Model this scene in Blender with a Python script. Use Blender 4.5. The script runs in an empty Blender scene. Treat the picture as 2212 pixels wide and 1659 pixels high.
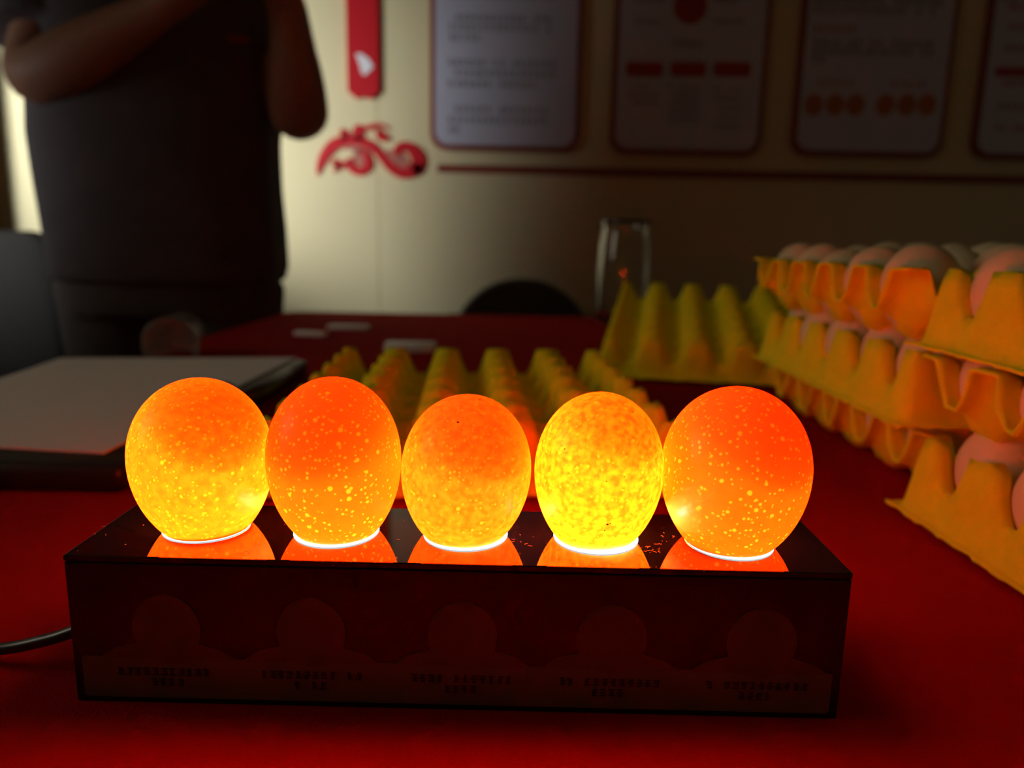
import bpy, bmesh, math, random
from mathutils import Vector, Matrix
from mathutils.bvhtree import BVHTree

random.seed(7)
sc = bpy.context.scene
COL = sc.collection
R = math.radians

# ------------------------------------------------------------------ camera
F_PX, PITCH, ROLL, CAM = 1600.0, R(10.9), R(1.15), Vector((0, 0, .148))
_f = Vector((0, math.cos(PITCH), -math.sin(PITCH)))
_u0 = Vector((0, math.sin(PITCH), math.cos(PITCH)))
_r = Vector((1, 0, 0)) * math.cos(ROLL) + _u0 * math.sin(ROLL)
_u = -Vector((1, 0, 0)) * math.sin(ROLL) + _u0 * math.cos(ROLL)
cam_d = bpy.data.cameras.new('camera')
cam_d.sensor_width = 36
cam_d.lens = 36 * F_PX / 2212
cam_d.clip_start = .01
cam_d.dof.use_dof = True
cam_d.dof.focus_distance = .245
cam_d.dof.aperture_fstop = 7.5
cam = bpy.data.objects.new('camera', cam_d)
COL.objects.link(cam)
m3 = Matrix((_r, _u, -_f)).transposed()
cam.matrix_world = Matrix.Translation(CAM) @ m3.to_4x4()
sc.camera = cam


def on_y(px, py, Y):
    d = _f + _r * ((px - 1106) / F_PX) - _u * ((py - 829.5) / F_PX)
    return CAM + d * (Y / d.y)


def on_z(px, py, z):
    d = _f + _r * ((px - 1106) / F_PX) - _u * ((py - 829.5) / F_PX)
    return CAM + d * ((z - CAM.z) / d.z)


# ------------------------------------------------------------------ light
LENS_POWER = 460.0
world = bpy.data.worlds.new('room_dusk')
sc.world = world
world.use_nodes = True
wbg = world.node_tree.nodes['Background']
wbg.inputs[0].default_value = (1.0, .72, .42, 1)
wbg.inputs[1].default_value = .025
ld = bpy.data.lights.new('window_daylight', 'AREA')
ld.shape = 'RECTANGLE'
ld.size, ld.size_y = .45, 1.3
ld.energy = 9.8
ld.spread = R(57)
ld.color = (.93, 1.0, .98)
lo = bpy.data.objects.new('window_daylight', ld)
COL.objects.link(lo)
lo.location = (-2.02, 1.18, .70)
lo.rotation_euler = Vector((1.0, 1.30, -.09)).to_track_quat('-Z', 'Z').to_euler()
ld2 = bpy.data.lights.new('side_window_daylight', 'AREA')
ld2.shape = 'RECTANGLE'
ld2.size, ld2.size_y = .8, .9
ld2.energy = 1.05
ld2.spread = R(80)
ld2.color = (1.0, .87, .66)
lo2 = bpy.data.objects.new('side_window_daylight', ld2)
COL.objects.link(lo2)
lo2.location = (-2.02, .25, .75)
lo2.rotation_euler = Vector((1.75, .12, -.66)).to_track_quat('-Z', 'Z').to_euler()
vs = sc.view_settings
vs.view_transform = 'Standard'
vs.look = 'None'
vs.exposure = 0
vs.gamma = 1
vs.use_curve_mapping = False
cy = sc.cycles
cy.max_bounces, cy.diffuse_bounces, cy.glossy_bounces, cy.transmission_bounces, cy.transparent_max_bounces = 8, 6, 3, 6, 8


# ------------------------------------------------------------------ helpers
def tag(o, label=None, cat=None, group=None, kind=None):
    if label: o['label'] = label
    if cat: o['category'] = cat
    if group: o['group'] = group
    if kind: o['kind'] = kind
    return o


def link(name, me, mat=None, parent=None, smooth=False):
    o = bpy.data.objects.new(name, me)
    COL.objects.link(o)
    if mat and not me.materials:
        me.materials.append(mat)
    if smooth:
        for p in me.polygons: p.use_smooth = True
    o.parent = parent
    return o


def obj(name, bm, mat=None, parent=None, smooth=False):
    me = bpy.data.meshes.new(name)
    bmesh.ops.recalc_face_normals(bm, faces=bm.faces)
    bm.to_mesh(me)
    bm.free()
    return link(name, me, mat, parent, smooth)


def empty(name, loc=(0, 0, 0), rz=0):
    o = bpy.data.objects.new(name, None)
    COL.objects.link(o)
    o.empty_display_size = .02
    o.location = loc
    o.rotation_euler = (0, 0, rz)
    return o


def box(bm, lo_, hi_, bevel=0, seg=2, M=None):
    t = bmesh.new()
    bmesh.ops.create_cube(t, size=1)
    for v in t.verts:
        v.co = Vector([lo_[i] + (v.co[i] + .5) * (hi_[i] - lo_[i]) for i in range(3)])
    if bevel:
        bmesh.ops.bevel(t, geom=list(t.edges), offset=bevel, segments=seg, affect='EDGES', profile=.5)
    if M: bmesh.ops.transform(t, matrix=M, verts=t.verts)
    merge(bm, t)
    return bm


def merge(bm, t):
    me = bpy.data.meshes.new('t')
    t.to_mesh(me)
    t.free()
    bm.from_mesh(me)
    bpy.data.meshes.remove(me)


def tube(bm, pts, radii, seg=12, cap=True):
    pts = [Vector(p) for p in pts]
    if not isinstance(radii, (list, tuple)): radii = [radii] * len(pts)
    rings = []
    nrm = None
    for i, p in enumerate(pts):
        t = (pts[min(i + 1, len(pts) - 1)] - pts[max(i - 1, 0)]).normalized()
        if nrm is None:
            nrm = t.orthogonal().normalized()
        else:
            nrm = (nrm - t * nrm.dot(t)).normalized()
        b = t.cross(nrm)
        rr = radii[i]
        rx, ry = rr if isinstance(rr, tuple) else (rr, rr)
        rings.append([bm.verts.new(p + nrm * math.cos(a) * rx + b * math.sin(a) * ry)
                      for a in [2 * math.pi * k / seg for k in range(seg)]])
    for a, b in zip(rings, rings[1:]):
        for k in range(seg):
            bm.faces.new((a[k], a[(k + 1) % seg], b[(k + 1) % seg], b[k]))
    if cap:
        bm.faces.new(rings[0][::-1])
        bm.faces.new(rings[-1])
    return bm


def lathe(bm, prof, seg=40, M=None):
    rings = []
    for r_, z_ in prof:
        if r_ < 1e-6:
            rings.append([bm.verts.new((0, 0, z_))])
        else:
            rings.append([bm.verts.new((r_ * math.cos(2 * math.pi * k / seg), r_ * math.sin(2 * math.pi * k / seg), z_))
                          for k in range(seg)])
    for a, b in zip(rings, rings[1:]):
        for k in range(seg):
            q = [a[k % len(a)], a[(k + 1) % len(a)], b[(k + 1) % len(b)], b[k % len(b)]]
            u = []
            for v in q:
                if v not in u: u.append(v)
            if len(u) > 2: bm.faces.new(u)
    if M: bmesh.ops.transform(bm, matrix=M, verts=bm.verts)
    return bm


def spline(pts, n=8):
    """Catmull-Rom through points (tuples of any length)."""
    out = []
    P = [Vector(p) for p in pts]
    for i in range(len(P) - 1):
        a, b, c, d = P[max(i - 1, 0)], P[i], P[i + 1], P[min(i + 2, len(P) - 1)]
        for k in range(n):
            t = k / n
            out.append(.5 * ((2 * b) + (c - a) * t + (2 * a - 5 * b + 4 * c - d) * t * t + (3 * b - a - 3 * c + d) * t ** 3))
    out.append(P[-1])
    return out


# ------------------------------------------------------------------ materials
def mat(name, col, rough=.6, noise=0, scale=30, bump=0, bscale=200, metal=0, spec=.5, coat=0, sheen=0, ior=1.5):
    m = bpy.data.materials.new(name)
    m.use_nodes = True
    nt = m.node_tree
    b = nt.nodes['Principled BSDF']
    b.inputs['Base Color'].default_value = (*col, 1)
    b.inputs['Roughness'].default_value = rough
    b.inputs['Metallic'].default_value = metal
    b.inputs['Specular IOR Level'].default_value = spec
    b.inputs['IOR'].default_value = ior
    b.inputs['Coat Weight'].default_value = coat
    b.inputs['Sheen Weight'].default_value = sheen
    tc = nt.nodes.new('ShaderNodeTexCoord')
    if noise:
        n = nt.nodes.new('ShaderNodeTexNoise')
        n.inputs['Scale'].default_value = scale
        n.inputs['Detail'].default_value = 5
        nt.links.new(tc.outputs['Object'], n.inputs['Vector'])
        mx = nt.nodes.new('ShaderNodeMix')
        mx.data_type = 'RGBA'
        mx.inputs[6].default_value = (*[c * (1 - noise) for c in col], 1)
        mx.inputs[7].default_value = (*[min(1, c * (1 + noise)) for c in col], 1)
        nt.links.new(n.outputs['Fac'], mx.inputs[0])
        nt.links.new(mx.outputs[2], b.inputs['Base Color'])
    if bump:
        n2 = nt.nodes.new('ShaderNodeTexNoise')
        n2.inputs['Scale'].default_value = bscale
        n2.inputs['Detail'].default_value = 4
        nt.links.new(tc.outputs['Object'], n2.inputs['Vector'])
        bp = nt.nodes.new('ShaderNodeBump')
        bp.inputs['Strength'].default_value = bump
        bp.inputs['Distance'].default_value = .001
        nt.links.new(n2.outputs['Fac'], bp.inputs['Height'])
        nt.links.new(bp.outputs['Normal'], b.inputs['Normal'])
    return m


M_wall = mat('cream_wall', (.76, .65, .40), .85, .05, 3)
M_floor = mat('floor_tile', (.25, .2, .16), .5, .1, 4)
M_cloth = mat('red_cloth', (.40, .005, .003), .95, .10, 60, .4, 900, spec=.04)
M_wood = mat('table_wood', (.18, .1, .05), .5, .2, 8)
M_pulp = mat('yellow_pulp', (.92, .82, .012), .95, .12, 90, .5, 700, spec=.15)
M_brownegg = mat('brown_eggshell', (.80, .64, .37), .55, .1, 60, .15, 900)
M_black = mat('black_acrylic', (.012, .008, .004), .06, spec=.5, ior=1.5)
M_blackplastic = mat('black_plastic', (.01, .009, .009), .35)
M_cord = mat('black_rubber', (.012, .011, .011), .3)
M_labelband = mat('label_band', (.14, .085, .05), .35)
M_labelegg = mat('label_egg_print', (.13, .05, .018), .35)
M_labelink = mat('label_ink', (.02, .008, .005), .4)
M_poster = mat('poster_white', (.60, .59, .74), .45, .03, 6)
M_posterframe = mat('poster_frame_red', (.28, .045, .03), .4)
M_ink = mat('poster_ink', (.13, .12, .12), .6)
M_redink = mat('poster_red_ink', (.42, .03, .03), .6)
M_orangeink = mat('poster_orange_ink', (.48, .16, .05), .6)
M_red = mat('red_acrylic', (.60, .008, .018), .4)
M_redpale = mat('pale_red_print', (.50, .16, .12), .6)
M_white = mat('white_print', (.85, .82, .88), .5)
M_paper = mat('white_paper', (.86, .82, .78), .8, .03, 10)
M_packet = mat('white_packet', (.92, .92, .92), .5)
M_case = mat('black_leather', (.015, .012, .011), .45, 0, 0, .3, 500)
M_shirt = mat('dark_navy_shirt', (.085, .07, .075), .9, .2, 20, spec=.2)
M_trouser = mat('dark_trousers', (.08, .065, .06), .9, .2, 20, spec=.2)
M_skin = mat('skin', (.36, .17, .11), .55, .08, 40)
M_hair = mat('black_hair', (.01, .008, .007), .6)
M_chairblack = mat('black_chair_shell', (.04, .035, .03), .5)
M_chairgrey = mat('grey_chair_fabric', (.022, .019, .018), .95, .15, 80, spec=.03)
M_metal = mat('dull_metal', (.3, .3, .3), .35, metal=1)
M_curtain = mat('brown_curtain', (.17, .11, .075), .9, .1, 30)
M_frame = mat('window_frame_white', (.7, .7, .68), .4)
M_yolk = bpy.data.materials.new('egg_yolk')
M_yolk.use_nodes = True
_nt = M_yolk.node_tree
_nt.nodes.clear()
_o = _nt.nodes.new('ShaderNodeOutputMaterial')
_t = _nt.nodes.new('ShaderNodeBsdfTransparent')
_t.inputs[0].default_value = (1, 1, 1, 1)
_d = _nt.nodes.new('ShaderNodeVolumeAbsorption')
_d.inputs[0].default_value = (.72, .22, .0, 1)
_d.inputs[1].default_value = 70
_nt.links.new(_t.outputs[0], _o.inputs['Surface'])
_nt.links.new(_d.outputs[0], _o.inputs['Volume'])


def glass(name, col=(1, 1, 1), rough=0.0):
    m = bpy.data.materials.new(name)
    m.use_nodes = True
    nt = m.node_tree
    b = nt.nodes['Principled BSDF']
    b.inputs['Base Color'].default_value = (*col, 1)
    b.inputs['Roughness'].default_value = rough
    b.inputs['Transmission Weight'].default_value = 1
    b.inputs['IOR'].default_value = 1.45
    return m


M_glass = glass('clear_glass', (.97, .98, .97))
M_cup = glass('cloudy_plastic', (.85, .83, .80), .12)
M_cup.node_tree.nodes['Principled BSDF'].inputs['Transmission Weight'].default_value = .72


def emit(name, col, s):
    m = bpy.data.materials.new(name)
    m.use_nodes = True
    nt = m.node_tree
    nt.nodes.clear()
    o = nt.nodes.new('ShaderNodeOutputMaterial')
    e = nt.nodes.new('ShaderNodeEmission')
    e.inputs[0].default_value = (*col, 1)
    e.inputs[1].default_value = s
    nt.links.new(e.outputs[0], o.inputs[0])
    return m


M_lens = emit('lamp_lens_lit', (1, .93, .82), 12.0)
M_lens.cycles.emission_sampling = 'NONE'
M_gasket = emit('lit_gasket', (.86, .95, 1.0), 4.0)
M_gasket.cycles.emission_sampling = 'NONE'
M_well = mat('white_well', (.8, .8, .8), .5)


def shell_mat(name, trans, speck, speck_scale, speck_size, mottle=0, mottle_scale=90, pores=0, off=0.0):
    """translucent eggshell: light from the lamp underneath passes through it; pale dots are thin spots of the shell"""
    m = bpy.data.materials.new(name)
    m.use_nodes = True
    nt = m.node_tree
    nt.nodes.clear()
    N, L = nt.nodes.new, nt.links.new
    out = N('ShaderNodeOutputMaterial')
    tc = N('ShaderNodeTexCoord')
    mp = N('ShaderNodeMapping')
    mp.inputs['Location'].default_value = (off, off * 1.7, off * .6)
    L(tc.outputs['Object'], mp.inputs['Vector'])
    V = mp.outputs['Vector']
    # two sizes of pale speckles
    facs = []
    for sc_, sz_ in ((speck_scale, speck_size), (speck_scale * .55, speck_size * .8)):
        w = N('ShaderNodeTexNoise')
        w.inputs['Scale'].default_value = sc_ * 1.5
        L(V, w.inputs['Vector'])
        va = N('ShaderNodeVectorMath')
        va.operation = 'MULTIPLY_ADD'
        va.inputs[1].default_value = (.0005,) * 3
        L(w.outputs['Color'], va.inputs[0])
        L(V, va.inputs[2])
        v = N('ShaderNodeTexVoronoi')
        v.inputs['Scale'].default_value = sc_
        L(va.outputs[0], v.inputs['Vector'])
        # random size per cell
        sub = N('ShaderNodeSeparateColor')
        L(v.outputs['Color'], sub.inputs[0])
        rs = N('ShaderNodeMapRange')
        rs.inputs['From Min'].default_value = .15
        rs.inputs['To Min'].default_value = 0
        rs.inputs['To Max'].default_value = sz_
        L(sub.outputs[0], rs.inputs['Value'])
        mr = N('ShaderNodeMath')
        mr.operation = 'SUBTRACT'
        L(rs.outputs[0], mr.inputs[0])
        L(v.outputs['Distance'], mr.inputs[1])
        ss = N('ShaderNodeMapRange')
        ss.interpolation_type = 'SMOOTHSTEP'
        ss.inputs['From Min'].default_value = 0
        ss.inputs['From Max'].default_value = sz_ * .3
        L(mr.outputs[0], ss.inputs['Value'])
        facs.append(ss.outputs[0])
    mxm = N('ShaderNodeMath')
    mxm.operation = 'MAXIMUM'
    L(facs[0], mxm.inputs[0])
    L(facs[1], mxm.inputs[1])
    c = N('ShaderNodeMix')
    c.data_type = 'RGBA'
    c.inputs[6].default_value = (*trans, 1)
    c.inputs[7].default_value = (*speck, 1)
    L(mxm.outputs[0], c.inputs[0])
    colr = c.outputs[2]
    if mottle:
        n = N('ShaderNodeTexNoise')
        n.inputs['Scale'].default_value = mottle_scale
        n.inputs['Detail'].default_value = 3
        L(V, n.inputs['Vector'])
        r = N('ShaderNodeMapRange')
        r.inputs['From Min'].default_value = .35
        r.inputs['From Max'].default_value = .68
        r.inputs['To Max'].default_value = mottle
        L(n.outputs['Fac'], r.inputs['Value'])
        c2 = N('ShaderNodeMix')
        c2.data_type = 'RGBA'
        c2.inputs[7].default_value = (*speck, 1)
        L(r.outputs[0], c2.inputs[0])
        L(colr, c2.inputs[6])
        colr = c2.outputs[2]
    if pores:
        v = N('ShaderNodeTexVoronoi')
        v.inputs['Scale'].default_value = 190
        L(V, v.inputs['Vector'])
        sub = N('ShaderNodeSeparateColor')
        L(v.outputs['Color'], sub.inputs[0])
        rs = N('ShaderNodeMapRange')
        rs.inputs['From Min'].default_value = .86
        rs.inputs['To Max'].default_value = pores
        L(sub.outputs[1], rs.inputs['Value'])
        lt = N('ShaderNodeMath')
        lt.operation = 'LESS_THAN'
        L(v.outputs['Distance'], lt.inputs[0])
        L(rs.outputs[0], lt.inputs[1])
        c3 = N('ShaderNodeMix')
        c3.data_type = 'RGBA'
        c3.inputs[7].default_value = (.12, .02, .004, 1)
        L(lt.outputs[0], c3.inputs[0])
        L(colr, c3.inputs[6])
        colr = c3.outputs[2]
    tr = N('ShaderNodeBsdfTranslucent')
    L(colr, tr.inputs[0])
    df = N('ShaderNodeBsdfDiffuse')
    df.inputs[0].default_value = (.95, .60, .08, 1)
    gl = N('ShaderNodeBsdfGlossy')
    gl.inputs['Roughness'].default_value = .3
    ms = N('ShaderNodeMixShader')
    ms.inputs[0].default_value = .58
    L(tr.outputs[0], ms.inputs[1])
    L(df.outputs[0], ms.inputs[2])
    m2 = N('ShaderNodeMixShader')
    m2.inputs[0].default_value = .015
    L(ms.outputs[0], m2.inputs[1])
    L(gl.outputs[0], m2.inputs[2])
    L(m2.outputs[0], out.inputs[0])
    return m


# ------------------------------------------------------------------ room
FLOOR_Z, WALL_Y = -.75, 2.2


def struct(name, bm, m, parent=None):
    o = obj(name, bm, m, parent)
    if parent is None: tag(o, kind='structure')
    return o


struct('floor', box(bmesh.new(), (-2.1, -1.2, FLOOR_Z - .05), (3.2, 2.3, FLOOR_Z)), M_floor)
wall = struct('wall_back', box(bmesh.new(), (-2.1, WALL_Y + .012, FLOOR_Z), (3.2, WALL_Y + .1, 2.0)), M_wall)
SEAM = -.397
struct('wall_panel', box(bmesh.new(), (-2.0, WALL_Y, FLOOR_Z), (SEAM - .0006, WALL_Y + .014, 1.95), .001, 1), M_wall, wall)
struct('wall_panel', box(bmesh.new(), (SEAM + .0006, WALL_Y, FLOOR_Z), (3.2, WALL_Y + .014, 1.95), .001, 1), M_wall, wall)
# left wall with a window opening
bm = bmesh.new()
WX = -1.95
WINS = ((-.2, .7, .25, 1.25), (.9, 1.5, .0, 1.4))
ycur = -1.2
for y0, y1, z0, z1 in WINS:
    box(bm, (WX - .1, ycur, FLOOR_Z), (WX, y0, 2.0))
    box(bm, (WX - .1, y0, FLOOR_Z), (WX, y1, z0))
    box(bm, (WX - .1, y0, z1), (WX, y1, 2.0))
    ycur = y1
box(bm, (WX - .1, ycur, FLOOR_Z), (WX, 2.3, 2.0))
struct('wall_left', bm, M_wall)
for i, (y0, y1, z0, z1) in enumerate(WINS):
    bm = bmesh.new()
    for a, b in (((y0, z0), (y0 + .03, z1)), ((y1 - .03, z0), (y1, z1)), ((y0, z0), (y1, z0 + .03)), ((y0, z1 - .03), (y1, z1))):
        box(bm, (WX - .06, a[0], a[1]), (WX - .02, b[0], b[1]))
    struct('window_%d' % (i + 1), bm, M_frame)
bm = bmesh.new()
cx = [(-1.90 + .004 * i, WALL_Y - .07 + .022 * math.sin(i * .42)) for i in range(106)]
vs_ = [[bm.verts.new((x, y, z)) for x, y in cx] for z in (FLOOR_Z + .03, .6, 1.7)]
for a, b in zip(vs_, vs_[1:]):
    for k in range(len(a) - 1): bm.faces.new((a[k], a[k + 1], b[k + 1], b[k]))
cur = obj('curtain', bm, M_curtain, smooth=True)
cur.modifiers.new('solid', 'SOLIDIFY').thickness = .004
tag(cur, 'brown curtain hanging at the far left edge beside the bright wall', 'curtain')

# wall decorations -------------------------------------------------
tag(obj('trim_1', box(bmesh.new(), (on_y(945, 370, WALL_Y).x, WALL_Y - .008, .338), (2.6, WALL_Y, .360), .002, 1), M_posterframe),
    kind='structure')


def plate(bm, pts, y0, y1):
    """closed outline in x,z -> thin slab between y0 and y1"""
    a = [bm.verts.new((x, y0, z)) for x, z in pts]
    b = [bm.verts.new((x, y1, z)) for x, z in pts]
    bm.faces.new(a)
    bm.faces.new(b[::-1])
    n = len(a)
    for k in range(n): bm.faces.new((a[k], b[k], b[(k + 1) % n], a[(k + 1) % n]))


def stroke(bm, pts, y0, y1, n=6):
    """ribbon with width through (x, z, half_width)"""
    s = spline([(p[0], p[1], p[2]) for p in pts], n)
    L_, R_ = [], []
    for i, p in enumerate(s):
        d = s[min(i + 1, len(s) - 1)] - s[max(i - 1, 0)]
        t = Vector((d.x, d.y)).normalized()
        w = max(p.z, .0004)
        L_.append((p.x - t.y * w, p.y + t.x * w))
        R_.append((p.x + t.y * w, p.y - t.x * w))
    va = [[bm.verts.new((x, y, z)) for x, z in S] for S in (L_, R_) for y in (y0, y1)]
    la, lb, ra, rb = va
    for k in range(len(s) - 1):
        bm.faces.new((la[k], la[k + 1], ra[k + 1], ra[k]))
        bm.faces.new((lb[k], rb[k], rb[k + 1], lb[k + 1]))
        bm.faces.new((la[k], lb[k], lb[k + 1], la[k + 1]))
        bm.faces.new((ra[k], ra[k + 1], rb[k + 1], rb[k]))
    for k in (0, len(s) - 1): bm.faces.new((la[k], ra[k], rb[k], lb[k]))


def wallpt(px, py):
    p = on_y(px, py, WALL_Y)
    return p.x, p.z


def crop5(x, y):
    return wallpt(640 + x / 6.506, 180 + y / 6.506)


# banner
x0, x1 = on_y(751, 120, WALL_Y).x, on_y(819, 120, WALL_Y).x
zb = on_y(785, 203, WALL_Y).z
bm = bmesh.new()
prof = [(x0, 1.35), (x0, zb + .004)]
for k in range(13):
    t = k / 12
    prof.append((x0 + (x1 - x0) * t, zb + .004 - .012 * math.sin(math.pi * t) ** 2 - .012 * (.5 - .5 * math.cos(4 * math.pi * t))))
prof += [(x1, zb + .004), (x1, 1.35)]
prof = [p for i, p in enumerate(prof) if i == 0 or (Vector(p) - Vector(prof[i - 1])).length > 1e-5]
plate(bm, prof, WALL_Y - .012, WALL_Y - .0005)
ban = obj('wall_banner', bm, M_red)
tag(ban, 'tall red vertical banner on the wall with a scalloped bottom end', 'banner')
bm = bmesh.new()
plate(bm, [wallpt(600 + x / 2.765, y / 2.765) for x, y in ((470, 328), (500, 326), (545, 355), (577, 405), (545, 438), (520, 460), (503, 432), (492, 385))],
      WALL_Y - .0135, WALL_Y - .012)
obj('white_mark', bm, M_white, ban)
# cloud scroll ornament
bm = bmesh.new()
K = .0 + (on_y(901, 300, WALL_Y).x - on_y(900, 300, WALL_Y).x) / 6.506


def S(b, pts, y0=WALL_Y - .006, y1=WALL_Y - .0005):
    stroke(b, [(*crop5(x, y), w * K * 1.22) for x, y, w in pts], y0, y1)


S(bm, [(300, 1290, 8), (350, 1120, 45), (440, 960, 60), (560, 850, 65), (740, 800, 55), (920, 820, 50), (1080, 900, 50), (1210, 1040, 50),
       (1330, 1180, 55), (1480, 1265, 60), (1620, 1240, 70), (1720, 1130, 80), (1690, 1000, 80), (1600, 910, 62), (1500, 890, 55), (1430, 940, 50), (1430, 1010, 32)])
S(bm, [(1650, 1240, 60), (1740, 1200, 60), (1800, 1190, 15)])
S(bm, [(900, 930, 20), (990, 1020, 38), (1020, 1130, 50), (970, 1210, 52), (880, 1240, 50), (790, 1190, 52), (755, 1110, 45), (790, 1065, 28)])
S(bm, [(510, 1090, 30), (600, 1140, 50), (690, 1160, 30)])
S(bm, [(600, 1130, 40), (560, 1220, 20), (530, 1250, 6)])
S(bm, [(630, 650, 22), (670, 700, 45), (720, 770, 55)])
S(bm, [(850, 590, 30), (870, 640, 60), (880, 740, 50), (860, 800, 40)])
S(bm, [(930, 650, 20), (1040, 620, 30), (1150, 585, 22), (1260, 610, 14), (1310, 650, 6)])
S(bm, [(1200, 660, 30), (1165, 710, 40), (1210, 760, 48), (1290, 770, 30), (1310, 790, 12)])
orn = obj('scroll_ornament', bm, M_red)
tag(orn, 'red curling cloud scroll ornament on the wall under the banner', 'ornament')
bm = bmesh.new()
S(bm, [(1230, 1000, 60), (1330, 1060, 110), (1450, 1120, 110), (1560, 1070, 70)], WALL_Y - .004, WALL_Y - .0003)
S(bm, [(640, 840, 60), (800, 860, 70), (950, 930, 80), (900, 1060, 90), (880, 1140, 50)], WALL_Y - .004, WALL_Y - .0003)
S(bm, [(640, 740, 50), (800, 760, 60), (950, 780, 40)], WALL_Y - .004, WALL_Y - .0003)
obj('scroll_shading', bm, M_redpale, orn)


def rrect(xa, xb, za, zb_, r_, n=6):
    out = []
    for cx_, cz_, a0 in ((xb - r_, zb_ - r_, 0), (xa + r_, zb_ - r_, 90), (xa + r_, za + r_, 180), (xb - r_, za + r_, 270)):
        for k in range(n + 1):
            a = R(a0 + 90 * k / n)
            out.append((cx_ + r_ * math.cos(a), cz_ + r_ * math.sin(a)))
    return out


def glyph_row(bm, xa, xb, zc, h, y0, y1, rnd):
    """a row of small illegible glyph-like strokes"""
    x = xa
    while x + h * .8 < xb:
        if rnd.random() < .93:
            w = h * .86
            for k in range(3):
                z = zc - h * .42 + h * .38 * k + rnd.uniform(-.04, .04) * h
                a, b = sorted((rnd.uniform(0, .35), rnd.uniform(.65, 1)))
                plate(bm, [(x + w * a, z), (x + w * b, z), (x + w * b, z + h * .13), (x + w * a, z + h * .13)], y0, y1)
            xm = x + w * rnd.uniform(.25, .75)
            plate(bm, [(xm, zc - h * .48), (xm + h * .13, zc - h * .48), (xm + h * .13, zc + h * .48), (xm, zc + h * .48)], y0, y1)
        x += h * 1.05


def poster(xa, xb, za, label):
    e = empty('wall_poster', ((xa + xb) / 2, WALL_Y, za))
    tag(e, label, 'poster', 'information posters on the wall')
    inv = Matrix.Translation((-(xa + xb) / 2, -WALL_Y, -za))

    def add(name, bm_, m):
        bmesh.ops.transform(bm_, matrix=inv, verts=bm_.verts)
        return obj(name, bm_, m, sheet[0] if sheet else e)
    sheet = []
    b_ = bmesh.new()
    plate(b_, rrect(xa - .014, xb + .014, za - .014, 1.25, .045), WALL_Y - .016, WALL_Y - .0005)
    add('frame', b_, M_posterframe)
    b_ = bmesh.new()
    plate(b_, rrect(xa, xb, za, 1.236, .036), WALL_Y - .019, WALL_Y - .0155)
    sheet.append(add('sheet', b_, M_poster))
    return add


PY0, PY1 = WALL_Y - .0200, WALL_Y - .0188
rnd = random.Random(3)


def textline(add, px0, px1, py, m, h=.017):
    xa, z = wallpt(px0, py)
    xb, _ = wallpt(px1, py)
    b_ = bmesh.new()
    glyph_row(b_, xa, xb, z, h, PY0, PY1, rnd)
    tag(add('text_line', b_, m), kind='stuff')


def disc(add, name, px, py, rpx, m, ky=1.0):
    x, z = wallpt(px, py)
    k = K * 6.506
    b_ = bmesh.new()
    plate(b_, [(x + rpx * k * math.cos(2 * math.pi * i / 20), z + ky * rpx * k * math.sin(2 * math.pi * i / 20)) for i in range(20)], PY0, PY1)
    add(name, b_, m)


ZP = .413
add = poster(on_y(941, 250, WALL_Y).x, on_y(1241, 250, WALL_Y).x, ZP, 'white poster with three text paragraphs, nearest to the red banner')
for a, b, y in ((975, 1200, -30), (975, 1200, -8), (970, 1195, 42), (970, 1198, 62), (970, 1040, 84), (968, 1205, 138), (968, 1205, 160), (968, 1160, 183), (968, 1188, 238), (968, 1188, 260), (968, 1000, 282)):
    textline(add, a, b, y, M_ink)
add = poster(on_y(1329, 250, WALL_Y).x, on_y(1634, 250, WALL_Y).x, ZP, 'white poster with a red circle above three red heading bars')
disc(add, 'red_circle', 1488, 18, 35, M_redink)
for a, b, y, m_ in ((1370, 1440, 5, M_ink), (1370, 1440, 50, M_ink), (1540, 1600, 5, M_ink), (1540, 1605, 50, M_ink), (1450, 1528, 98, M_ink)):
    textline(add, a, b, y, m_, .02 if y == 98 else .013)
for a, b in ((1350, 1430), (1445, 1522), (1537, 1617)):
    xa, z = wallpt(a, 152)
    xb, _ = wallpt(b, 152)
    b_ = bmesh.new()
    plate(b_, rrect(xa, xb, z - .019, z + .019, .008, 3), PY0, PY1)
    add('heading_bar', b_, M_redink)
for y in (190, 207, 224): textline(add, 1352, 1425, y, M_ink, .012)
for y in (190, 207, 224, 241, 258): textline(add, 1442, 1515, y, M_ink, .012)
for y in (195, 215, 235, 255, 275): textline(add, 1535, 1600, y, M_ink, .009)
add = poster(on_y(1721, 250, WALL_Y).x, on_y(2026, 250, WALL_Y).x, ZP + .005, 'white poster with six orange egg pictures near its bottom')
for a, b, y, m_ in ((1750, 2030, -15, M_ink), (1750, 2030, 5, M_ink), (1750, 2028, 25, M_ink), (1750, 1845, 66, M_redink), (1748, 2020, 95, M_ink), (1748, 2018, 113, M_ink), (1748, 1790, 131, M_ink),
                    (1760, 1838, 182, M_orangeink), (1915, 1998, 184, M_orangeink)):
    textline(add, a, b, y, m_, .019)
for x in (1752, 1798, 1841, 1905, 1951, 1994): disc(add, 'egg_picture', x, 229, 20, M_orangeink, 1.12)
add = poster(on_y(2112, 250, WALL_Y).x, on_y(2420, 250, WALL_Y).x, ZP + .006, 'white poster with dark red headings, cut off by the right picture edge')
for a, b, y, m_ in ((2150, 2400, 3, M_redink), (2168, 2400, 20, M_redink), (2168, 2400, 62, M_redink), (2160, 2400, 108, M_redink), (2155, 2400, 182, M_redink), (2145, 2390, 232, M_redink), (2140, 2390, 278, M_redink)):
    textline(add, a, b, y, m_, .016)
xa, z = wallpt(2140, 158)
b_ = bmesh.new()
plate(b_, rrect(xa, xa + .36, z - .012, z + .012, .005, 3), PY0, PY1)
add('heading_bar', b_, M_redink)

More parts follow.
